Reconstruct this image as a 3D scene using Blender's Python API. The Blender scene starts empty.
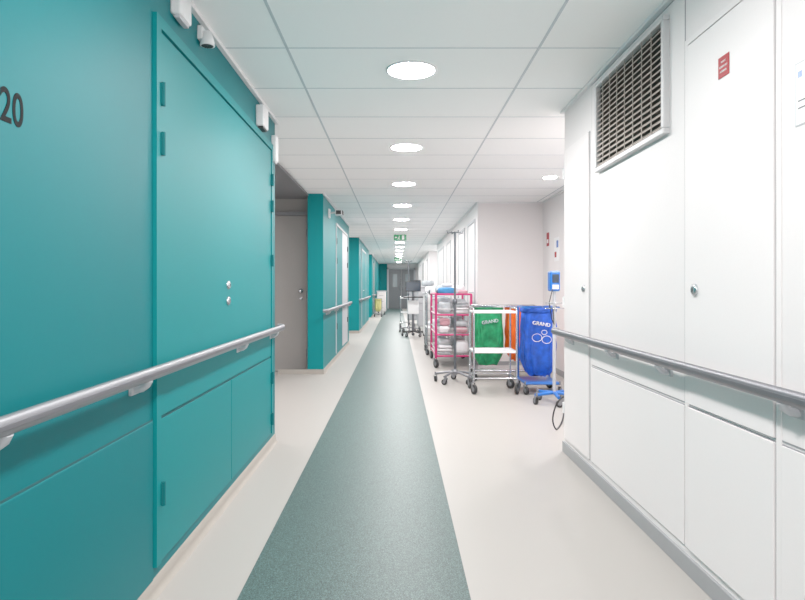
import bpy, math, random
from mathutils import Vector, Matrix
random.seed(4)
S=bpy.context.scene
S.view_settings.view_transform='Standard'
COL=S.collection
H=1.1; F=610.0; CEIL=2.28

# ---------------------------------------------------------------- materials
def lin(h):
    h=h.lstrip('#'); c=[int(h[i:i+2],16)/255 for i in (0,2,4)]
    return tuple((x/12.92 if x<=.04045 else ((x+.055)/1.055)**2.4) for x in c)+(1,)
def mat(name,col,rough=.5,metal=0,bump=0,scale=60,var=.02,emit=0,alpha=1,spec=.5,coat=0,trans=0):
    m=bpy.data.materials.new(name); m.use_nodes=True; nt=m.node_tree; b=nt.nodes['Principled BSDF']
    c=lin(col) if isinstance(col,str) else col
    tc=nt.nodes.new('ShaderNodeTexCoord'); n=nt.nodes.new('ShaderNodeTexNoise')
    n.inputs['Scale'].default_value=scale; n.inputs['Detail'].default_value=3
    nt.links.new(tc.outputs['Object'],n.inputs['Vector'])
    r=nt.nodes.new('ShaderNodeValToRGB')
    r.color_ramp.elements[0].position=.3; r.color_ramp.elements[1].position=.7
    r.color_ramp.elements[0].color=tuple(x*(1-var) for x in c[:3])+(1,)
    r.color_ramp.elements[1].color=tuple(min(1,x*(1+var)) for x in c[:3])+(1,)
    nt.links.new(n.outputs['Fac'],r.inputs['Fac']); nt.links.new(r.outputs['Color'],b.inputs['Base Color'])
    b.inputs['Roughness'].default_value=rough; b.inputs['Metallic'].default_value=metal
    b.inputs['Specular IOR Level'].default_value=spec
    if coat: b.inputs['Coat Weight'].default_value=coat
    if bump:
        bp=nt.nodes.new('ShaderNodeBump'); bp.inputs['Strength'].default_value=bump; bp.inputs['Distance'].default_value=.002
        nt.links.new(n.outputs['Fac'],bp.inputs['Height']); nt.links.new(bp.outputs['Normal'],b.inputs['Normal'])
    if emit:
        b.inputs['Emission Color'].default_value=c; b.inputs['Emission Strength'].default_value=emit
    if trans:
        tr=nt.nodes.new('ShaderNodeBsdfTranslucent'); mx=nt.nodes.new('ShaderNodeMixShader'); mx.inputs[0].default_value=trans
        nt.links.new(r.outputs['Color'],tr.inputs['Color'])
        nt.links.new(b.outputs[0],mx.inputs[1]); nt.links.new(tr.outputs[0],mx.inputs[2])
        nt.links.new(mx.outputs[0],nt.nodes['Material Output'].inputs['Surface'])
    return m
TEAL=mat('teal_paint','#00656b',.5,bump=.03,scale=90,var=.01,spec=.12)
TEALD=mat('teal_door_paint','#02767a',.5,bump=.02,scale=90,var=.01,spec=.12)
HTEAL=mat('hinge_teal','#065c60',.6,spec=.1)
GAP=mat('shadow_gap','#06484c',.8)
GAPW=mat('pale_gap','#8f8d91',.8)
WHITEW=mat('white_wall','#e6e0e0',.5,bump=.04,scale=90,var=.008,spec=.3)
WHITED=mat('white_door','#eae4e4',.45,bump=.03,scale=90,var=.006,spec=.3)
CEILM=mat('ceiling_tile','#fefefe',.9,bump=.25,scale=220,var=.01)
GRIDM=mat('ceiling_grid','#bcc4ca',.5)
GREY=mat('grey_paint','#707074',.5)
GREYD=mat('grey_door','#8a8582',.5)
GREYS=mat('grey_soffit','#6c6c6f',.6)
BASER=mat('baseboard_grey','#97989b',.5,metal=.1)
BASEL=mat('baseboard_beige','#9b958d',.7,spec=.2)
ALU=mat('brushed_aluminium','#828388',.4,metal=.5,scale=90)
ALUD=mat('satin_steel','#707177',.38,metal=.7)
CHR=mat('chrome','#c2c4c8',.2,metal=.9)
IVM=mat('dull_steel','#5f6268',.3,metal=.5)
PLW=mat('white_plastic','#e6e5e6',.4)
PLG=mat('light_grey_plastic','#b3b4b9',.4)
VFR=mat('vent_frame_metal','#c4c3c4',.4,metal=.2)
BLK=mat('black_rubber','#131416',.5)
PAPER=mat('paper','#f0eeef',.8)
SOFTW=mat('faded_white_print','#c9d6dc',.8)
RED=mat('red_sign','#a00818',.5,spec=.2)
PINK=mat('pink_frame','#c41f66',.35)
GREEN=mat('green_cloth','#1a9a5e',.6,bump=.9,scale=16,var=.3,trans=.35)
BLUE=mat('blue_cloth','#0c50c8',.6,bump=.9,scale=16,var=.3,trans=.25)
ORANGE=mat('orange_cloth','#f0640a',.7,bump=.7,scale=20,var=.15,trans=.3)
BLUEP=mat('blue_enamel','#1262bd',.35)
YEL=mat('yellow_plastic','#c9c077',.6,bump=.3,scale=20)
LIN=mat('white_linen','#e6e4e8',.85,bump=.6,scale=30)
LINB=mat('blue_linen','#3d84bd',.85,bump=.6,scale=30)
LINT=mat('pink_linen','#cc939f',.85,bump=.6,scale=30)
PACK=mat('clear_plastic_pack','#c8ced3',.12,bump=1,scale=14,var=.2,trans=.3)
INK=mat('black_ink','#0a0e10',.7,spec=.1)
PRINT=mat('grey_print','#66676c',.8)
DARK=mat('dark_cavity','#3a332e',.9)
SLAT=mat('slat_metal','#a0968d',.4,metal=.2)
GRN=mat('exit_green','#0e8650',.4,emit=.2)
SCR=mat('screen_glass','#22303e',.1)
LAMP=mat('lamp_diffuser',(1,.968,.955,1),.5,emit=208)
WIN=mat('daylit_glazing',(.95,.97,1,1),.2,emit=2.5)
GLASSD=mat('dark_glazing','#7b878c',.1)

def speckle(name,base,dark,light,rough,amount=.5,scale=900,spec=.5):
    m=bpy.data.materials.new(name); m.use_nodes=True; nt=m.node_tree; b=nt.nodes['Principled BSDF']
    b.inputs['Specular IOR Level'].default_value=spec; b.inputs['Roughness'].default_value=rough
    tc=nt.nodes.new('ShaderNodeTexCoord')
    v=nt.nodes.new('ShaderNodeTexNoise'); v.inputs['Scale'].default_value=scale; v.inputs['Detail'].default_value=2; v.inputs['Roughness'].default_value=.7
    nt.links.new(tc.outputs['Object'],v.inputs['Vector'])
    r=nt.nodes.new('ShaderNodeValToRGB'); e=r.color_ramp.elements
    e[0].position=.36; e[0].color=lin(dark); e[1].position=.66; e[1].color=lin(light)
    k=e.new(.5); k.color=lin(base)
    nt.links.new(v.outputs['Fac'],r.inputs['Fac'])
    mx=nt.nodes.new('ShaderNodeMix'); mx.data_type='RGBA'; mx.inputs[0].default_value=amount
    mx.inputs[6].default_value=lin(base); nt.links.new(r.outputs['Color'],mx.inputs[7])
    nt.links.new(mx.outputs[2],b.inputs['Base Color'])
    return m
FLOORM=speckle('vinyl_floor','#a5a09b','#98938e','#b2ada8',.42,.4,300,.4)
STRIPE=speckle('green_speckled_vinyl','#334b49','#152726','#607c78',.44,1.0,260,.32)

# ---------------------------------------------------------------- mesh builder
class B:
    def __init__(s,*mats): s.v=[];s.f=[];s.m=[];s.s=[];s.mats=list(mats);s.k=0
    def add(s,vs,fs,smooth=False):
        o=len(s.v); s.v+= [tuple(v) for v in vs]
        for f in fs: s.f.append(tuple(i+o for i in f)); s.m.append(s.k); s.s.append(smooth)
        return s
    def use(s,k): s.k=k; return s
    def box(s,x0,x1,y0,y1,z0,z1):
        x0,x1=sorted((x0,x1));y0,y1=sorted((y0,y1));z0,z1=sorted((z0,z1))
        vs=[(x,y,z) for z in (z0,z1) for y in (y0,y1) for x in (x0,x1)]
        return s.add(vs,[(0,2,3,1),(4,5,7,6),(0,1,5,4),(2,6,7,3),(0,4,6,2),(1,3,7,5)])
    def tube(s,path,r,seg=10,rb=None,closed=False):
        P=[Vector(p) for p in path]; n=len(P); rings=[]; prev=None
        for i,p in enumerate(P):
            if closed: t=(P[(i+1)%n]-P[i-1])
            else: t=(P[min(i+1,n-1)]-P[max(i-1,0)])
            t.normalize()
            if prev is None:
                up=Vector((0,0,1)) if abs(t.z)<.9 else Vector((0,1,0))
                a=t.cross(up).normalized()
            else:
                a=(prev-t*prev.dot(t)).normalized()
            prev=a; b=t.cross(a)
            r2=rb or r
            rings.append([p+a*math.cos(2*math.pi*j/seg)*r+b*math.sin(2*math.pi*j/seg)*r2 for j in range(seg)])
        vs=[v for rg in rings for v in rg]; fs=[]
        for i in range(n if closed else n-1):
            for j in range(seg):
                i2=(i+1)%n
                fs.append((i*seg+j,i*seg+(j+1)%seg,i2*seg+(j+1)%seg,i2*seg+j))
        s.add(vs,fs,True)
        if not closed:
            s.add(rings[0],[tuple(range(seg))[::-1]]); s.add(rings[-1],[tuple(range(seg))])
        return s
    def lathe(s,c,prof,seg=24,axis='z'):
        vs=[]
        for r,h in prof:
            for j in range(seg):
                a=2*math.pi*j/seg; u,v=r*math.cos(a),r*math.sin(a)
                q={'z':(u,v,h),'x':(h,u,v),'y':(v,h,u)}[axis]
                vs.append((c[0]+q[0],c[1]+q[1],c[2]+q[2]))
        fs=[(i*seg+j,i*seg+(j+1)%seg,(i+1)*seg+(j+1)%seg,(i+1)*seg+j) for i in range(len(prof)-1) for j in range(seg)]
        s.add(vs,fs,True)
        return s
    def obj(s,name,parent=None,bevel=0,loc=None):
        me=bpy.data.meshes.new(name); me.from_pydata(s.v,[],s.f)
        for m in s.mats: me.materials.append(m)
        me.polygons.foreach_set('material_index',s.m); me.polygons.foreach_set('use_smooth',s.s); me.update()
        o=bpy.data.objects.new(name,me); COL.objects.link(o)
        if parent: o.parent=parent
        if loc: o.location=loc
        if bevel:
            b=o.modifiers.new('bevel','BEVEL'); b.width=bevel; b.segments=2; b.limit_method='ANGLE'; b.angle_limit=math.radians(50)
        return o
def thing(name,loc,label,cat,group=None,rz=0):
    e=bpy.data.objects.new(name,None); COL.objects.link(e); e.location=loc; e.rotation_euler[2]=rz
    e.empty_display_size=.1; e['label']=label; e['category']=cat
    if group: e['group']=group
    return e
def tag(o,label,cat,group=None):
    o['label']=label;o['category']=cat
    if group:o['group']=group
    return o
def struct(o): o['kind']='structure'; return o
def bx(name,m,x0,x1,y0,y1,z0,z1,bevel=0,parent=None):
    return B(m).box(x0,x1,y0,y1,z0,z1).obj(name,parent,bevel)
def copy_tree(src,loc,rz=0):
    c=src.copy(); COL.objects.link(c); c.location=loc; c.rotation_euler[2]=rz
    def rec(a,b):
        for ch in a.children:
            d=ch.copy(); COL.objects.link(d); d.parent=b; rec(ch,d)
    rec(src,c); return c
def text(name,s,size,loc,rot,m,parent=None,align='CENTER',sx=1,bold=0,ex=.0006):
    cu=bpy.data.curves.new(name,'FONT'); cu.body=s; cu.size=size; cu.extrude=ex; cu.align_x=align; cu.align_y='CENTER'; cu.offset=bold
    t=bpy.data.objects.new(name+'_tmp',cu); COL.objects.link(t)
    dg=bpy.context.evaluated_depsgraph_get(); me=bpy.data.meshes.new_from_object(t.evaluated_get(dg))
    bpy.data.objects.remove(t)
    me.materials.clear(); me.materials.append(m)
    o=bpy.data.objects.new(name,me); COL.objects.link(o); o.location=loc; o.rotation_euler=[math.radians(a) for a in rot]; o.scale=(sx,1,1)
    if parent:o.parent=parent
    return o

# ---------------------------------------------------------------- shell
Y0=-3.0; YE=31.0; XL=-.868; XR=1.12
struct(bx('floor',FLOORM,-2.8,2.8,Y0,YE+.2,-.1,0))
struct(bx('trim_1',STRIPE,-.562,.26,Y0,YE,-.002,.0025))
struct(bx('ceiling',CEILM,-2.8,2.8,Y0,YE+.2,CEIL,CEIL+.1))
g=B(GRIDM)
for x in (-1.786,-.543,.70,1.943): g.box(x-.0065,x+.0065,Y0,YE,CEIL-.002,CEIL+.002)
y=3.01-.61*9
while y<YE:
    g.box(-2.7,2.7,y-.004,y+.004,CEIL-.0015,CEIL+.002); y+=.61
struct(g.obj('trim_2'))
# left walls
LW=[(Y0,4.34,XL),(7.7,11.8,-.93),(14.5,19.5,-.9),(22,YE,-.9)]
for i,(a,b,x) in enumerate(LW):
    struct(bx('wall_left',TEAL if i==0 else TEALD,(-1.13 if i==1 else -2.8),x,a,b,0,CEIL,.004))
struct(bx('wall_left',GREYD,-2.8,-1.13,7.95,11.8,0,CEIL))
struct(bx('wall_left',WHITEW,-2.9,-2.8,Y0,YE,0,CEIL))
struct(bx('ceiling.001',GREYS,-2.8,-1.12,5.6,7.95,CEIL-.03,CEIL-.005))
# right walls
RW=[(Y0,4.08,XR),(8.47,17.0,XR),(20,YE,1.05)]
for a,b,x in RW: struct(bx('wall_right',WHITEW,x,2.8,a,b,0,CEIL,.004))
struct(bx('wall_right',WHITEW,2.03,2.8,4.08,8.47,0,CEIL))
struct(bx('wall_right',WHITEW,2.8,2.9,Y0,YE,0,CEIL))
struct(bx('wall_end',WHITEW,-2.8,2.8,YE,YE+.2,0,CEIL))
# baseboards
for a,b,x in [(Y0,4.34,XL),(7.7,11.8,-.93),(14.5,19.5,-.9),(22,YE,-.9)]:
    bb=B(BASEL); zs=[(0.0,.022),(.005,.014),(.013,.008),(.024,.005),(.058,.003),(.060,0)]
    vs=[];n_=len(zs)
    for yy in (a-.006,b+.006):
        for z_,o_ in zs: vs.append((x+o_,yy,z_))
    bb.add(vs,[(i,i+1,n_+i+1,n_+i) for i in range(n_-1)],True)
    bb.box(x-.02,x+.002,a-.005,b+.005,0,.059)
    struct(bb.obj('baseboard_left'))
struct(bx('baseboard_left',BASEL,-1.5,-.925,7.69,7.70,0,.06))
struct(bx('baseboard_left',BASEL,-1.3,-.9,14.49,14.5,0,.06))
struct(bx('baseboard_left',BASEL,-2.8,-.87,4.34,4.35,0,.06))
for a,b,x in RW: struct(bx('baseboard_right',BASER,x-.012,x+.01,a,b+.012,0,.07,.003))
struct(bx('baseboard_right',BASER,XR,2.03,8.458,8.47,0,.07,.002))
struct(bx('baseboard_right',BASER,2.018,2.03,4.08,8.46,0,.07,.002))
# ceiling perimeter angles
for a,b,x in LW: struct(bx('trim_3',PLW,x-.005,x+.022,a,b+.02,CEIL-.02,CEIL,.001))
for a,b,x in RW: struct(bx('trim_4',PLW,x-.022,x+.005,a,b+.02,CEIL-.018,CEIL,.001))
struct(bx('trim_5',PLW,XR,2.03,8.45,8.475,CEIL-.02,CEIL,.001))
struct(bx('trim_6',PLW,2.008,2.035,4.1,8.46,CEIL-.02,CEIL,.001))

ndoor=[0]
def door(X,s,y0,y1,z0,z1,m,gapm,proud=.008,name=None):
    """leaf on a corridor side wall; s=+1 faces +X"""
    ndoor[0]+=1; n='door_%d'%ndoor[0]
    d=B(m,gapm); d.use(1).box(X-s*.004,X+s*.002,y0-.005,y1+.005,z0-.005,z1+.005)
    d.use(0).box(X,X+s*proud,y0,y1,z0,z1)
    return struct(d.obj(n,None,.0012))
def hinge(p,X,s,y,z,m,h=.09,o=.014):
    b=B(m); b.tube([(X+s*o,y,z-h/2),(X+s*o,y,z+h/2)],.008,10); b.box(X,X+s*(o-.001),y-.012,y+.012,z-h/2+.004,z+h/2-.004)
    return b.obj('hinge',p,.001)
def lock(p,X,s,y,z,m=CHR,r=.022):
    b=B(m,BLK); b.lathe((X,y,z),[(0,s*.012),(r*.6,s*.012),(r,s*.008),(r,0)],20,'x')
    b.use(1).box(X+s*.0121,X+s*.0135,y-.002,y+.002,z-r*.35,z+r*.35)
    return b.obj('lock',p)
def frame(X,s,y0,y1,z0,z1,m,n,w=.045,t=.014):
    b=B(m); b.box(X,X+s*t,y0-w,y0-.008,z0,z1+.008); b.box(X,X+s*t,y1+.008,y1+w,z0,z1+.008); b.box(X,X+s*t,y0-w,y1+w,z1+.008,z1+w)
    return struct(b.obj('trim_%d'%n))
# near left upper door and lower panels
frame(XL,1,2.22,4.16,.1,2.03,TEALD,7,.05,.014)
d1=door(XL,1,2.22,4.16,.63,2.03,TEALD,GAP,.008)
d3=door(XL,1,2.22,3.167,.10,.616,TEALD,GAP,.008)
d4=door(XL,1,3.175,4.16,.10,.616,TEALD,GAP,.008)
for z in (1.80,1.62): hinge(d1,XL,1,2.215,z,HTEAL,.085,.02)
for z in (1.83,1.65,1.28): hinge(d1,XL,1,4.163,z,HTEAL,.08,.02)
hinge(d3,XL,1,2.215,.35,HTEAL,.085,.02);hinge(d4,XL,1,4.163,.48,HTEAL,.08,.02);hinge(d4,XL,1,4.163,.2,HTEAL,.08,.02)
lock(d1,XL+.008,1,3.10,1.11);lock(d1,XL+.008,1,3.10,1.03)
# near-left lower wall protection panel
struct(bx('trim_8',TEAL,XL-.002,XL+.005,Y0,2.16,.06,.625,.003))
struct(bx('trim_8',GAP,XL-.002,XL+.0015,Y0,2.16,.625,.631))
# block B doors
frame(-.93,1,9.3,11.3,.09,2.03,PLG,9)
e1=door(-.93,1,9.3,10.29,.1,2.03,TEALD,GAP); e2=door(-.93,1,10.31,11.3,.1,2.03,PLG,GAP)
for z in (1.8,1.5,.5): hinge(e1,-.93,1,9.3,z,INK); hinge(e2,-.93,1,11.3,z,INK)
frame(-.9,1,15.5,17.4,.09,2.03,PLG,10)
e3=door(-.9,1,15.5,17.4,.1,2.03,TEALD,GAP); lock(e3,-.892,1,16.4,1.0)
frame(-.9,1,23,24,.09,2.03,TEALD,11); door(-.9,1,23,24,.1,2.03,GREYD,GAP)
frame(-.9,1,25.5,26.5,.09,2.03,TEALD,12); door(-.9,1,25.5,26.5,.1,2.03,TEALD,GAP)
# grey door in the recess (faces the camera)
ndoor[0]+=1
gd=B(GREYD,GREY); gd.box(-1.95,-1.17,7.93,7.95,.005,2.02); gd.use(1).box(-1.165,-1.13,7.9,7.96,0,2.07); gd.box(-2.0,-1.13,7.9,7.96,2.03,2.075);gd.box(-2.0,-1.955,7.9,7.96,0,2.07)
gd=struct(gd.obj('door_%d'%ndoor[0],None,.003))
B(CHR).lathe((-1.25,7.93,1.05),[(.001,-.05),(.02,-.048),(.028,-.035),(.022,-.018),(.012,-.01),(.03,-.006),(.032,0)],20,'y').obj('door_knob',gd)
B(CHR).lathe((-1.25,7.93,.95),[(.001,-.008),(.018,-.008),(.022,0)],20,'y').obj('lock',gd)
for z in(.25,1.0,1.8): B(ALUD).tube([(-1.168,7.915,z-.05),(-1.168,7.915,z+.05)],.01).obj('hinge',gd)
# near right wall doors / panels
r1=door(XR,-1,1.80,2.33,.655,2.02,WHITED,GAPW,.01)
r2=door(XR,-1,1.80,2.33,.10,.64,WHITED,GAPW,.01)
r3=door(XR,-1,3.54,4.05,.10,2.0,WHITED,GAPW,.01)
r4=door(XR,-1,2.37,3.50,.10,.64,WHITED,GAPW,.006)
r5=door(XR,-1,2.37,3.50,.655,2.255,WHITEW,GAPW,.003)
r6=door(XR,-1,.6,1.77,.10,.64,WHITED,GAPW,.006)
r7=door(XR,-1,.6,1.77,.655,2.255,WHITEW,GAPW,.003)
frame(XR,-1,1.80,2.33,.1,2.02,WHITED,13,.03,.006)
lock(r1,XR-.01,-1,2.27,1.09); lock(r3,XR-.01,-1,3.62,1.09)
for z in (1.85,1.0,.3): hinge(r3,XR,-1,4.05,z,PLW,.07)
# right block beyond alcove
for k,(a,b) in enumerate([(8.75,9.55),(10.1,11.0),(12.7,13.6),(14.6,16.4)]):
    frame(XR,-1,a,b,.09,2.03,PLG,14+k); q=door(XR,-1,a,b,.1,2.03,WHITED,GAPW)
    B(CHR).tube([(XR-.008,a+.1,1.02),(XR-.055,a+.1,1.02),(XR-.055,a+.22,1.02)],.009).obj('door_handle',q)
wn=B(PLG,WIN); wn.box(2.77,2.8,17.3,19.7,.8,2.15); wn.use(1).box(2.76,2.77,17.38,18.45,.88,2.07).box(2.76,2.77,18.55,19.62,.88,2.07)
struct(wn.obj('window_1'))
for k,(a,b) in enumerate([(21,22),(24,25),(26.5,27.5)]):
    frame(1.05,-1,a,b,.09,2.03,PLG,20+k); door(1.05,-1,a,b,.1,2.03,GREYD if k==1 else WHITED,GAPW)
# alcove side door
frame(2.03,-1,4.9,6.9,.09,2.03,PLG,24); door(2.03,-1,4.9,6.9,.1,2.03,WHITED,GAPW)
# end doors
for i,(a,b) in enumerate([(-.42,.21),(.22,.85)]):
    ndoor[0]+=1
    b_=B(mat('dark_grey_door%d'%i,'#66696d',.45),GLASSD); b_.box(a,b,YE-.05,YE,.005,2.0); b_.use(1).box(a+.2,b-.2,YE-.056,YE-.05,1.1,1.75)
    dd=struct(b_.obj('door_%d'%ndoor[0],None,.003))
    hx=b-.06 if i==0 else a+.06
    B(CHR).tube([(hx,YE-.05,.95),(hx,YE-.1,.95),(hx,YE-.1,1.2),(hx,YE-.05,1.2)],.01).obj('door_handle',dd)
struct(B(PLG).box(-.5,-.42,YE-.08,YE,0,2.08).box(.85,.93,YE-.08,YE,0,2.08).box(-.5,.93,YE-.08,YE,2.005,2.08).obj('trim_30'))
struct(bx('wall_end',TEALD,-.9,-.5,YE-.03,YE,0,CEIL))

# ---------------------------------------------------------------- handrails
def handrail(X,s,y0,y1,z,label,brs,endfar=True,tipwrap=.05,m=ALU,off=.055):
    t=thing('handrail',(X,y0,z),label,'handrail','corridor handrails')
    r=B(m,ALUD); p=[(s*off,0,0),(s*off,(y1-y0)-.08,0)]
    for i in range(1,9):
        a=i/8*math.pi/2; p.append((s*(off-tipwrap*(1-math.cos(a))),(y1-y0)-.08+.08*math.sin(a),0))
    if y0>5:
        q=[(s*(off-tipwrap*(1-math.cos(a))),.08-.08*math.sin(a),0) for a in [math.pi/2*(8-i)/8 for i in range(0,8)]]
        p=q+[(s*off,.08,0)]+p[1:]
    r.tube(p,.015,16,rb=.022); r.obj('rail',t)
    r=B(ALUD); r.box(s*(off+.0135),s*(off+.0165),.1,(y1-y0)-.1,-.006,.006); r.obj('rail_groove',t,.001)
    for yb in brs:
        b=B(PLG); yy=yb-y0
        b.box(0,s*.012,yy-.03,yy+.03,-.065,-.005)
        b.tube([(s*.008,yy,-.05),(s*.032,yy,-.045),(s*(off-.008),yy,-.034),(s*off,yy,-.018)],.018,12,rb=.012)
        b.obj('bracket',t,.003)
    return t
handrail(XL,1,-1.5,4.42,.812,'brushed aluminium handrail across the teal wall and doors',[-.5,.5,1.27,2.0,3.3,4.15])
handrail(XR,-1,-1.5,4.22,.80,'dark satin aluminium handrail along the white panelled wall',[-.5,.6,1.69,2.5,3.1,3.85],m=ALUD)
handrail(-.93,1,7.64,11.8,.80,'grey metal handrail on the teal block past the recess',[8.0,9.1,10.3,11.5])
handrail(-.9,1,14.45,19.4,.80,'grey metal handrail on the distant teal block',[14.9,16.5,18,19])
handrail(XR,-1,8.55,16.8,.80,'grey metal handrail behind the parked trolleys',[9,11,13,15,16.5],m=ALUD)
handrail(-.9,1,22.2,28,.80,'grey metal handrail near the end doors',[23,25,27])

# ---------------------------------------------------------------- ceiling lamps
LX=.078
def lamp(loc,D,grp,lab):
    t=thing('ceiling_light',loc,lab,'ceiling light',grp)
    R=D/2
    B(PLW).lathe((0,0,0),[(R+.014,0),(R+.012,-.006),(R+.004,-.008),(R,-.0055),(R,0)],40).obj('lamp_rim',t)
    b=B(LAMP); b.lathe((0,0,0),[(R,-.0055),(R*.6,-.010),(.001,-.012)],40); b.obj('lamp_diffuser',t)
    return t
l0=lamp((LX,3.315,CEIL),.25,'recessed round downlights','round recessed white LED ceiling light, switched on')
for k in range(-3,15):
    if k!=0: copy_tree(l0,(LX,3.315+1.83*k,CEIL))
for p in((1.64,4.75),(-1.75,13.1),(2.0,18.4),(-1.6,20.8)): copy_tree(l0,(p[0],p[1],CEIL))  # unseen lamps added to brighten the alcove and side bays
s0=lamp((1.64,6.54,CEIL),.14,'small alcove spotlights','small round recessed ceiling spot above the trolleys')
fill1=copy_tree(s0,(-1.7,4.9,CEIL)); fill2=copy_tree(s0,(-1.45,5.4,CEIL))  # added fill lamps for the left recess, hidden behind the wall

# ---------------------------------------------------------------- vent
v=thing('air_vent',(XR,2.935,1.975),'grey framed wall air vent with metal louvre slats','air vent')
hw=.435; hh=.245
b=B(VFR); t_=.024
b.box(-.03,0,-hw,hw,hh-t_,hh).box(-.03,0,-hw,hw,-hh,-hh+t_).box(-.03,0,-hw,-hw+t_,-hh+t_,hh-t_).box(-.03,0,hw-t_,hw,-hh+t_,hh-t_)
b.obj('frame',v,.004)
B(DARK).box(-.004,-.001,-hw+t_,hw-t_,-hh+t_,hh-t_).obj('backing',v)
b=B(SLAT); n=16
for i in range(n):
    z=-hh+t_+.012+i*(2*hh-2*t_-.012)/n
    vs=[(-.024,-hw+t_,z-.008),(-.024,hw-t_,z-.008),(-.010,hw-t_,z+.008),(-.010,-hw+t_,z+.008)]
    vs+=[(a,c,d+.003) for a,c,d in vs]
    b.add(vs,[(0,1,2,3),(7,6,5,4),(0,4,5,1),(1,5,6,2),(2,6,7,3),(3,7,4,0)])
b.obj('slats',v)
b=B(SLAT)
for i in range(1,8):
    yy=-hw+t_+i*(2*hw-2*t_)/8; b.box(-.027,-.0245,yy-.002,yy+.002,-hh+t_,hh-t_)
b.obj('vertical_bars',v)

# ---------------------------------------------------------------- signs
tag(text('room_number','20',.108,(XL+.0006,1.374,1.50),(90,0,90),INK,sx=.80,bold=.0013,ex=.0007),'black room number 20 lettering on the teal wall','room number')
sg=thing('fire_door_sign',(XR-.0105,2.07,1.85),'small red notice with white lettering on the white door','sign')
B(RED).box(-.002,0,-.034,.034,-.036,.036).obj('plate',sg,.0005)
for i,(w,z) in enumerate([('PORTE',.016),('COUPE-FEU',.0),('A FERMER',-.016)]):
    text('lettering',w,.0092,(-.0026,0,z),(90,0,-90),PAPER,sg)
nt_=thing('paper_notice',(XR-.004,1.62,1.635),'white paper notice on the wall with small blue symbol','notice')
B(PLG).box(-.0012,.006,-.088,.088,-.088,.088).obj('notice_border',nt_)
B(PAPER).box(-.002,-.0012,-.084,.084,-.084,.084).obj('sheet',nt_)
b=B(BLUEP); b.box(-.0026,-.002,.058,.075,.045,.062); b.obj('printed_symbol',nt_)
B(PRINT).box(-.0026,-.002,-.06,.074,-.022,-.018).obj('printed_line',nt_)
B(PRINT).box(-.0026,-.002,-.06,.074,-.042,-.038).obj('printed_line',nt_)
rs=thing('fire_call_sign',(2.029,8.2,1.74),'small red and white fire sign on the alcove wall','sign')
B(RED,PAPER).box(-.004,.002,-.06,.06,-.09,.09).use(1).box(-.005,-.004,-.04,.04,-.05,.0).obj('plate',rs)
pn=thing('paper_notice',(2.029,7.75,1.58),'paper notices with blue and red print on the alcove wall','notice')
B(PAPER,BLUEP,RED).box(-.003,.003,-.11,.11,-.15,.15).use(1).box(-.004,-.003,-.09,.0,.02,.11).use(2).box(-.004,-.003,.0,.09,-.1,-.03).obj('sheet',pn)

def exit_sign(loc):
    t=thing('exit_sign',loc,'green illuminated exit sign hanging under the ceiling','exit sign','hanging exit signs')
    B(GRN,PAPER).box(-.14,.14,-.015,.015,-.13,-.005).obj('panel',t,.003)
    b=B(PAPER)
    y=-.0165
    b.box(.04,.09,y,y+.0015,-.115,-.02)
    b.lathe((-.02,y,-.032),[(0,-.001),(.009,-.001),(.009,.001)],14,'y')
    b.add([(-.03,y,-.045),(-.012,y,-.042),(-.018,y,-.075),(-.034,y,-.072)],[(0,1,2,3)])
    b.add([(-.034,y,-.072),(-.022,y,-.075),(-.002,y,-.112),(-.012,y,-.115)],[(0,1,2,3)])
    b.add([(-.034,y,-.072),(-.026,y,-.08),(-.05,y,-.112),(-.058,y,-.105)],[(0,1,2,3)])
    b.add([(-.12,y,-.065),(-.09,y,-.04),(-.09,y,-.09)],[(0,1,2)])
    b.box(-.09,-.065,y,y+.0015,-.073,-.057)
    b.obj('pictogram',t)
    B(CHR).tube([(-.1,0,-.01),(-.1,0,.01)],.004).obj('hanger',t)
    B(CHR).tube([(.1,0,-.01),(.1,0,.01)],.004).obj('hanger',t)
    return t
x0=exit_sign((.07,13.6,CEIL-.01)); copy_tree(x0,(.03,24.2,CEIL-.01))

# boxes near ceiling on left wall
def wbox(loc,dy,h,dep,label,name,cat,dark=False):
    t=thing(name,loc,label,cat)
    B(PLW).box(-.002,dep,-dy/2,dy/2,-h/2,h/2).obj('housing',t,.008)
    b=B(BLK if dark else PLG); b.box(.01,dep-.008,-dy/2+.012,dy/2-.012,-h/2-.012,-h/2+.002); b.obj('lens',t,.003)
    return t
wbox((XL,2.40,2.20),.13,.10,.04,'white plastic door alarm housing on teal wall','alarm_box','alarm box')
t=thing('motion_sensor',(XL,2.68,2.21),'small white cone-shaped sensor on wall bracket','sensor')
B(PLW).box(-.002,.02,-.03,.03,-.03,.03).obj('bracket',t,.004)
B(PLW,BLK).lathe((.035,0,-.02),[(0,.03),(.018,.03),(.03,-.01),(.032,-.03),(.026,-.032)],20).use(1).lathe((.035,0,-.02),[(.026,-.032),(.001,-.03)],20).obj('sensor_head',t)
wbox((XL,3.82,2.16),.14,.13,.05,'white emergency light fixture high on teal wall','emergency_light','emergency light',True)
wbox((XL,4.25,2.06),.08,.18,.035,'white signal box beside the wall corner','alarm_box','alarm box')
t=thing('security_camera',(-.93,8.3,2.1),'white wall bracket with small black camera','camera')
B(PLW).box(-.002,.02,-.05,.05,-.06,.06).tube([(.01,0,0),(.12,0,.02)],.012).obj('bracket',t,.004)
B(PLW,BLK).use(0).box(.1,.19,-.11,.05,-.03,.04).use(1).box(.11,.18,-.112,-.11,-.022,.03).box(.19,.2,-.1,.04,-.02,.03).obj('camera_body',t,.008)

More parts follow.
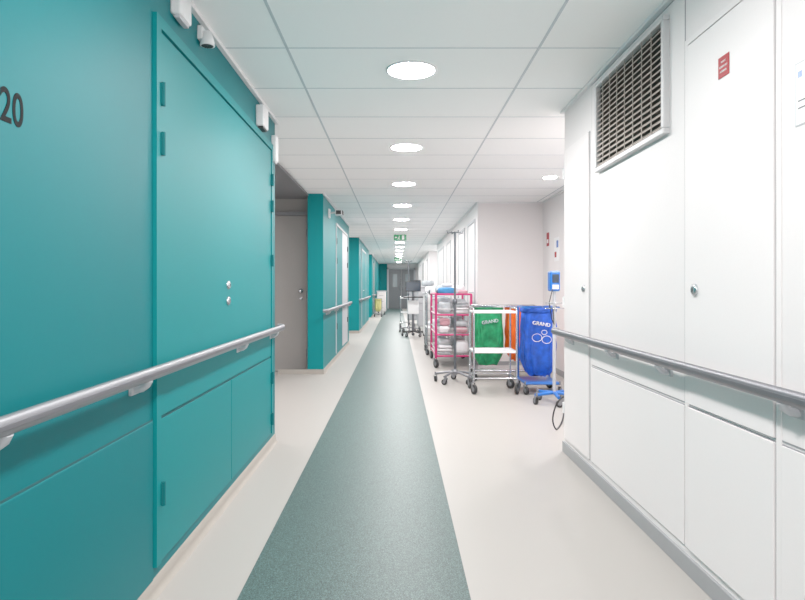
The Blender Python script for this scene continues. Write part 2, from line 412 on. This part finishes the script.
# ---------------------------------------------------------------- castors & trolleys
def castor(p,x,y,r=.05,rot=0.0):
    b=B(BLK,ALU)
    b.lathe((0,0,0),[(r*.45,-.012),(r,-.012),(r,.012),(r*.45,.012),(r*.45,-.012)],18,'x')
    b.use(1).lathe((0,0,0),[(.001,-.013),(r*.5,-.013),(r*.5,.013),(.001,.013)],12,'x')
    b.add([(sx*.017,-.018,-.005) for sx in(-1,1)]+[(sx*.017,.018,-.005) for sx in(-1,1)]+[(sx*.017,.005,r+.015) for sx in(-1,1)]+[(sx*.017,.04,r+.015) for sx in(-1,1)],[(0,2,6,4),(1,5,7,3),(4,6,7,5)])
    b.tube([(0,.02,r+.012),(0,.02,r+.05)],.01,8)
    o=b.obj('castor',p); o.location=(x,y,r); o.rotation_euler[2]=rot
    return o

def shelf_trolley(loc,w,d,h,label):
    t=thing('shelf_trolley',loc,label,'trolley')
    b=B(CHR)
    for x in(-w/2,w/2):
        b.tube([(x,-d/2,.12),(x,-d/2,h-.06)],.0095); b.tube([(x,d/2,.12),(x,d/2,h-.06)],.0095)
        b.tube([(x,-d/2,.16),(x,d/2,.16)],.008)
        b.tube([(x,-d/2,h-.1),(x,-d/2,h-.03),(x,-d/2+.03,h),(x,d/2-.03,h),(x,d/2,h-.03),(x,d/2,h-.1)],.009)
    b.tube([(-w/2,-d/2,.16),(w/2,-d/2,.16)],.008); b.tube([(-w/2,d/2,.16),(w/2,d/2,.16)],.008)
    b.obj('frame',t)
    for z in (.42,h-.05):
        b=B(PLW); b.box(-w/2,w/2,-d/2,d/2,z,z+.008)
        b.box(-w/2,w/2,-d/2-.004,-d/2+.003,z,z+.02).box(-w/2,w/2,d/2-.003,d/2+.004,z,z+.02).box(-w/2-.004,-w/2+.004,-d/2,d/2,z,z+.02).box(w/2-.004,w/2+.004,-d/2,d/2,z,z+.02)
        b.obj('shelf',t,.002)
    for i,(x,y) in enumerate([(-w/2,-d/2),(w/2,-d/2),(-w/2,d/2),(w/2,d/2)]): castor(t,x,y-.02,.05,[.4,-.5,.2,.7][i])
    return t
shelf_trolley((1.01,6.45,0),.44,.36,.88,'white enamelled two-shelf trolley with chrome tube frame on castors')

def bag(loc,w,d,h,m,label,seed=0,logo=None):
    t=thing('laundry_bag',loc,label,'laundry bag')
    b=B(m); seg=96; N=36; vs=[]
    for i in range(N+1):
        u=i/N; z=h*(1-u); sc=1+.05*math.sin(u*math.pi)-(.0 if u<.75 else (u-.75)**2*6)
        for j in range(seg):
            a=2*math.pi*j/seg; ca,sa=math.cos(a),math.sin(a)
            e=.55; x=math.copysign(abs(ca)**e,ca)*w/2; y=math.copysign(abs(sa)**e,sa)*d/2
            wv=min(1,u*3+.15)
            k=sc+wv*(.045*math.sin(7*a+seed+3*u)+.035*math.sin(12*a+seed*2-6*u)*(.5+u)+.022*math.sin(21*a+seed+11*u)+.018*math.sin(5*a+19*u+seed))
            vs.append((x*k,y*k,z+(.012*math.sin(5*a+seed) if i==N else 0)))
    fs=[(i*seg+j,(i+1)*seg+j,(i+1)*seg+(j+1)%seg,i*seg+(j+1)%seg) for i in range(N) for j in range(seg)]
    fs.append(tuple(N*seg+j for j in range(seg)))
    b.add(vs,fs,True); b.obj('bag_body',t)
    b=B(m); path=[]
    for j in range(40):
        a=2*math.pi*j/40; ca,sa=math.cos(a),math.sin(a)
        path.append((math.copysign(abs(ca)**.5,ca)*(w/2+.008),math.copysign(abs(sa)**.5,sa)*(d/2+.008),h-.02+.006*math.sin(9*a)))
    b.tube(path,.009,8,rb=.026,closed=True); b.obj('bag_collar',t)
    return t
def bag_stand(loc,w,d,h,m,label,n=1):
    t=thing('bag_stand',loc,label,'trolley')
    b=B(m)
    for x in(-w/2,w/2):
        b.tube([(x,-d/2,.11),(x,d/2,.11)],.013)
        b.tube([(x,0+d/2,.11),(x,d/2,h+.02),],.013)
    b.tube([(-w/2,-d/2,.11),(w/2,-d/2,.11)],.013);b.tube([(-w/2,d/2,.11),(w/2,d/2,.11)],.013)
    b.tube([(-w/2,d/2,h+.02),(-w/2,-d/2,h+.02),(w/2,-d/2,h+.02),(w/2,d/2,h+.02)],.011,closed=True)
    for k in range(1,n): 
        x=-w/2+w*k/n; b.tube([(x,-d/2,h+.02),(x,d/2,h+.02)],.01)
    b.obj('frame',t)
    b=B(m); b.box(-w/2,w/2,-d/2,d/2,.115,.125); b.obj('base_tray',t,.003)
    for x,y,r in [(-w/2,-d/2,.3),(w/2,-d/2,-.4),(-w/2,d/2,.1),(w/2,d/2,.6)]: castor(t,x,y-.02,.042,r)
    return t
bag_stand((1.31,7.4,0),.78,.40,.85,CHR,'white tubular double laundry bag stand on castors',2)
gb=bag((1.10,7.4,.17),.32,.33,.69,GREEN,'green creased thin laundry bag hanging from a stand',1)
ob=bag((1.50,7.4,.22),.33,.36,.64,ORANGE,'orange creased laundry bag hanging from a stand',3)
text('lettering','GRAND',.056,(.0,-.192,.52),(90,-9,0),SOFTW,gb,bold=-.0004,ex=.012)
bag_stand((1.49,6.45,0),.34,.40,.87,BLUEP,'blue enamelled single laundry bag stand on castors')
bb_=bag((1.49,6.45,.18),.32,.35,.70,BLUE,'bright blue creased laundry bag with white printed rings',5)
text('lettering','GRAND',.052,(-.01,-.2,.54),(90,9,0),PAPER,bb_,bold=-.0003,ex=.012)
for cx,cz,r in[(-.055,.40,.05),(.045,.38,.048),(.02,.455,.028)]:
    B(PAPER).tube([(cx+r*math.cos(a),-.198,cz+r*.8*math.sin(a)) for a in [i*math.pi/12 for i in range(24)]],.0024,6,rb=.0024,closed=True).obj('printed_ring',bb_)

# pink linen trolley
W,D,Hh=.48,1.1,1.0
pt=thing('linen_trolley',(.77,8.85,0),'pink tubular supply trolley with wire shelves, on castors','trolley')
b=B(PINK)
for x in(-W/2,W/2):
    for y in(-D/2,D/2): b.tube([(x,y,.13),(x,y,Hh)],.017)
    for z in(.16,.45,.72,Hh): b.tube([(x,-D/2,z),(x,D/2,z)],.011)
for y in(-D/2,D/2):
    for z in(.16,.45,.72,Hh): b.tube([(-W/2,y,z),(W/2,y,z)],.013)
b.obj('frame',pt)
for z in(.17,.46,.73,.99):
    b=B(PLW)
    for i in range(13): x=-W/2+W*i/12; b.tube([(x,-D/2,z),(x,D/2,z)],.0025,5)
    for i in range(12): y=-D/2+D*i/11; b.tube([(-W/2,y,z),(W/2,y,z)],.003,5)
    if z<.9:
        for y in(-D/2,D/2): b.tube([(-W/2,y,z+.07),(W/2,y,z+.07)],.005,6)
        for x in(-W/2,W/2): b.tube([(x,-D/2,z+.07),(x,D/2,z+.07)],.005,6)
    b.obj('wire_shelf',pt)
for x,y,r in[(-W/2,-D/2,.4),(W/2,-D/2,-.3),(-W/2,D/2,.2),(W/2,D/2,.5)]: castor(pt,x,y-.02,.06,r)
def pillow(x,y,z,w,d,h,m,label,rz=0,name='supply_pack',cat='supply pack',grp='packs on the pink trolley'):
    b=B(m); N=10; seg=20; vs=[]; sd=random.uniform(0,6)
    for i in range(N+1):
        ph=-math.pi/2+math.pi*i/N; cp=math.cos(ph); sp=math.sin(ph)
        for j in range(seg):
            a=2*math.pi*j/seg; ca,sa=math.cos(a),math.sin(a)
            f=abs(cp)**.45
            k=1+.05*math.sin(3*a+sd)+.04*math.sin(7*a+2*sd)
            vs.append((math.copysign(abs(ca)**.6,ca)*w/2*f*k,math.copysign(abs(sa)**.6,sa)*d/2*f*k,h/2+math.copysign(abs(sp)**.7,sp)*h/2*(1+.1*math.sin(4*a+sd)*cp)))
    fs=[(i*seg+j,i*seg+(j+1)%seg,(i+1)*seg+(j+1)%seg,(i+1)*seg+j) for i in range(N) for j in range(seg)]
    b.add(vs,fs,True); o=b.obj(name,None,0,(x,y,z)); o.rotation_euler[2]=rz
    return tag(o,label,cat,grp)
def pile(loc,w,d,n,mats,label):
    z=loc[2]
    for i in range(n):
        h=random.uniform(.03,.048); m=random.choice(mats); ww=w*random.uniform(.88,1)
        b=B(m); sec=[]
        for k in range(12):
            a=2*math.pi*k/12; sec.append((math.copysign(abs(math.cos(a))**.4,math.cos(a))*ww/2, math.copysign(abs(math.sin(a))**.7,math.sin(a))*h/2))
        vs=[];M=7
        for q in range(M):
            yy=-d/2+d*q/(M-1)
            e=.93 if q in(0,M-1) else 1
            for (x_,z_) in sec: vs.append((x_*e,yy,z_*e+h/2+.0006*math.sin(q*2+x_*30)))
        fs=[(q*12+k,q*12+(k+1)%12,(q+1)*12+(k+1)%12,(q+1)*12+k) for q in range(M-1) for k in range(12)]
        fs+= [tuple(range(12))[::-1],tuple((M-1)*12+k for k in range(12))]
        b.add(vs,fs,True); o=b.obj('folded_linen',None,0,(loc[0]+random.uniform(-.006,.006),loc[1],z+.001))
        o.rotation_euler[2]=random.uniform(-.03,.03)
        tag(o,label,'linen','folded linen on the trolleys'); z+=h+.0025
for iz,z in enumerate((.175,.465,.735)):
    for iy,y in enumerate((8.44,8.68,8.92,9.16)):
        for ix,x in enumerate((.655,.885)):
            c=(iz*3+iy+ix*2)%4
            if c==0: pile((x,y,z),.2,.2,random.choice((3,4,5)),[LIN,LIN,LIN,PACK],'folded pale hospital linen stacked on a wire shelf'); continue
            zz=z
            for lay in range(1 if c==2 else 2):
                h=random.uniform(.08,.11) if c!=2 else random.uniform(.12,.19)
                m,l=random.choice([(LIN,'crumpled white linen pack on a wire shelf'),(PACK,'clear plastic supply pack on a wire shelf'),(PACK,'clear plastic supply pack on a wire shelf'),(LINT,'pale pink supply pack on a wire shelf'),(LIN,'crumpled white linen pack on a wire shelf')])
                pillow(x+random.uniform(-.01,.01),y,zz,random.uniform(.13,.2),random.uniform(.15,.21),h,m,l,random.uniform(-.3,.3)); zz+=h+.002
pillow(.69,8.48,.996,.22,.22,.10,LINB,'crumpled blue bundle lying on top of the pink trolley',.3,'bundle','bundle')
pillow(.92,8.52,.996,.13,.18,.06,LINT,'small pale pink pack lying on top of the pink trolley',-.2,'bundle','bundle')
pillow(.70,8.50,1.10,.15,.15,.05,LIN,'small white pack resting on the crumpled blue bundle',-.2,'bundle','bundle')
pillow(.88,8.78,.996,.2,.22,.13,LIN,'white bundle lying on top of the pink trolley',.1,'bundle','bundle')
pillow(.65,8.76,.996,.16,.2,.07,BLK,'small black pouch lying on top of the pink trolley',.1,'bundle','bundle')
pillow(.72,9.1,.996,.3,.26,.14,PACK,'clear plastic bundle lying on top of the pink trolley',-.2,'bundle','bundle')

# IV pole
iv=thing('iv_pole',(.67,7.05,0),'steel infusion pole with five-star castor base','iv pole')
b=B(IVM); b.tube([(0,0,.1),(0,0,.95)],.016,12); b.tube([(0,0,.9),(0,0,1.74)],.0125,12)
b.lathe((0,0,.93),[(.013,-.03),(.026,-.02),(.026,.03),(.009,.035)],16); b.obj('pole',iv)
b=B(IVM)
for k in range(4):
    a=k*math.pi/2+.3; c,s_=math.cos(a),math.sin(a)
    b.tube([(0,0,1.73),(c*.06,s_*.06,1.73),(c*.09,s_*.09,1.72),(c*.1,s_*.1,1.75)],.006,8)
b.obj('hooks',iv)
b=B(ALU); 
for k in range(5):
    a=k*2*math.pi/5+.3; c,s_=math.cos(a),math.sin(a)
    b.tube([(0,0,.12),(c*.12,s_*.12,.11),(c*.23,s_*.23,.09)],.014,8)
    castor(iv,c*.23,s_*.23-.02,.033,a)
b.lathe((0,0,.1),[(0,.05),(.03,.05),(.035,0),(.02,-.02)],16); b.obj('star_base',iv)

# monitor stand
ms=thing('monitor_stand',(1.49,5.78,0),'rolling stand carrying a blue patient monitor','medical stand')
b=B(PLG); b.tube([(0,0,.08),(0,0,1.12)],.016,12); b.obj('pole',ms)
b=B(BLUEP)
for k in range(5):
    a=k*2*math.pi/5+.9; c,s_=math.cos(a),math.sin(a); b.tube([(0,0,.1),(c*.2,s_*.2,.085)],.016,8); castor(ms,c*.2,s_*.2-.02,.033,a)
b.obj('star_base',ms)
B(BLUEP).box(-.05,.045,-.05,.06,1.06,1.25).obj('monitor_housing',ms,.015)
B(SCR,PLW).box(-.032,.032,-.053,-.05,1.14,1.22).use(1).box(-.03,.03,-.054,-.05,1.08,1.12).obj('monitor_screen',ms,.002)
b=B(CHR); 
for z in(.9,.95): b.tube([(-.09,-.03,z),(-.09,-.12,z),(.09,-.12,z),(.09,-.03,z)],.004,6,closed=True)
b.tube([(0,0,.92),(0,-.12,.92)],.006,6); b.obj('wire_basket',ms)
b=B(BLK); b.tube([(-.03,-.05,1.08),(-.07,-.09,.95),(-.05,-.11,.8),(-.02,-.07,.75),(-.02,-.03,.9)],.005,8); b.obj('sensor_cable',ms)

def bez(p,n=8):
    out=[]; P=[Vector(q) for q in p]
    for i in range(len(P)-1):
        a=P[max(i-1,0)];b_=P[i];c=P[i+1];d=P[min(i+2,len(P)-1)]
        for k in range(n):
            t=k/n; out.append(.5*((2*b_)+(c-a)*t+(2*a-5*b_+4*c-d)*t*t+(3*b_-a-3*c+d)*t**3))
    out.append(P[-1]); return out
pc=B(BLK); pc.tube(bez([(1.32,4.1,.42),(1.27,4.3,.38),(1.22,4.6,.24),(1.19,4.66,.1),(1.22,4.68,.01),(1.32,4.9,.007),(1.45,5.3,.007),(1.5,5.52,.007)]),.006,8)
tag(pc.obj('power_cord'),'black power cord hanging from the wall corner to floor','cable')

# ---------------------------------------------------------------- distant equipment
def med_cart(loc,w,d,h,label,n=4,mon=False,m=PLW,top=None):
    t=thing('medical_cart',loc,label,'medical cart')
    B(m).box(-w/2,w/2,-d/2,d/2,.13,h-.03).obj('body',t,.008)
    B(top or PLG).box(-w/2-.02,w/2+.02,-d/2-.02,d/2+.02,h-.03,h).obj('worktop',t,.008)
    for i in range(n):
        z0=.16+i*(h-.21)/n; z1=z0+(h-.21)/n-.015
        dr=B(WHITED if m is PLW else m).box(-w/2+.02,w/2-.02,-d/2-.015,-d/2,z0,z1).obj('drawer',t,.004)
        B(ALUD).tube([(-.08,-d/2-.015,(z0+z1)/2),(-.08,-d/2-.04,(z0+z1)/2),(.08,-d/2-.04,(z0+z1)/2),(.08,-d/2-.015,(z0+z1)/2)],.006,8).obj('handle',dr)
    for x in(-w/2+.05,w/2-.05):
        for y in(-d/2+.06,d/2-.06): castor(t,x,y-.02,.05,random.uniform(-.5,.5))
    if mon:
        B(ALUD).tube([(0,.05,h),(0,.05,h+.15)],.02).obj('monitor_arm',t)
        B(BLK,SCR).box(-.15,.15,.0,.03,h+.08,h+.3).use(1).box(-.135,.135,-.003,0,h+.095,h+.285).obj('monitor',t,.006)
    return t
ws=thing('computer_trolley',(.36,13.6,0),'slim rolling computer workstation with black screen and tray','computer trolley')
B(ALUD).tube([(0,0,.1),(0,0,1.2)],.03,12).obj('column',ws)
B(BLK).box(-.22,.22,-.2,.16,.86,.89).obj('tray',ws,.008)
B(PLW).box(-.12,.12,-.1,.12,.5,.8).obj('storage_box',ws,.01)
B(BLK,SCR).box(-.17,.17,-.05,-.02,1.0,1.22).use(1).box(-.155,.155,-.053,-.05,1.015,1.205).obj('monitor',ws,.006)
b=B(BLK)
for k in range(5):
    a=k*2*math.pi/5+.3; c,s_=math.cos(a),math.sin(a); b.tube([(0,0,.12),(c*.25,s_*.25,.09)],.018,8); castor(ws,c*.25,s_*.25-.02,.035,a)
b.obj('star_base',ws)
med_cart((.78,12.6,0),.46,.45,.98,'white medical drawer cart parked along the corridor',5)
med_cart((.76,15.2,0),.5,.6,1.12,'tall pale grey medical cart further along the corridor',5,False,PLG)
med_cart((.55,18.0,0),.5,.5,1.0,'white equipment cart far along the corridor',3,True,PLG,BLK)
shelf_trolley((.27,16.2,0),.36,.4,.85,'chrome and white trolley far along the corridor')
shelf_trolley((.77,11.5,0),.45,.5,.95,'chrome framed trolley behind the pink linen trolley')
pile((.77,11.5,.911),.3,.4,4,[LIN,LINB],'folded pale linen stacked on a chrome trolley')
shelf_trolley((.74,10.2,0),.5,.7,1.0,'tall white trolley parked behind the pink trolley')
for i,(x,y,h,m) in enumerate([(.63,10.0,.14,LIN),(.84,10.0,.1,PACK),(.63,10.3,.1,BLK),(.84,10.3,.16,LIN)]):
    pillow(x,y,.960,.18,.24,h,m,'supply pack on the tall white trolley',.1*i,'supply_pack','supply pack','packs on the white trolleys')
    pillow(x,y,.430,.18,.24,h,LIN,'pale supply pack on the tall white trolley',.1*i,'supply_pack','supply pack','packs on the white trolleys')
pillow(.70,12.6,.982,.24,.22,.13,LIN,'white bundle on a medical cart',.1,'supply_pack','supply pack','packs on the white trolleys')
pillow(.76,15.2,1.122,.3,.3,.14,PACK,'clear plastic bundle on a tall cart',.1,'supply_pack','supply pack','packs on the white trolleys')
iv2=copy_tree(iv,(.28,14.9,0),.6); iv2['label']='distant steel infusion pole beside the drawer carts'
bag_stand((-.70,22.6,0),.26,.26,.65,CHR,'small chrome waste bag stand by the teal wall')
bag((-.70,22.6,.2),.22,.22,.46,YEL,'pale yellow waste bag hanging in a chrome stand',2)
med_cart((-.62,24.5,0),.36,.5,.95,'pale cart against the teal wall near the end doors',3)

# ---------------------------------------------------------------- light / world / camera
w=bpy.data.worlds.new('world'); S.world=w; w.use_nodes=True
w.node_tree.nodes['Background'].inputs[0].default_value=(1,.985,.975,1); w.node_tree.nodes['Background'].inputs[1].default_value=2.8
S.view_settings.gamma=1.3
cam=bpy.data.cameras.new('camera'); co=bpy.data.objects.new('camera',cam); COL.objects.link(co)
co.location=(0,0,H); co.rotation_euler=(math.pi/2,0,0)
cam.sensor_width=36; cam.lens=36*F/805; cam.shift_x=5.5/805; cam.shift_y=-13/805; cam.clip_start=.05
S.camera=co
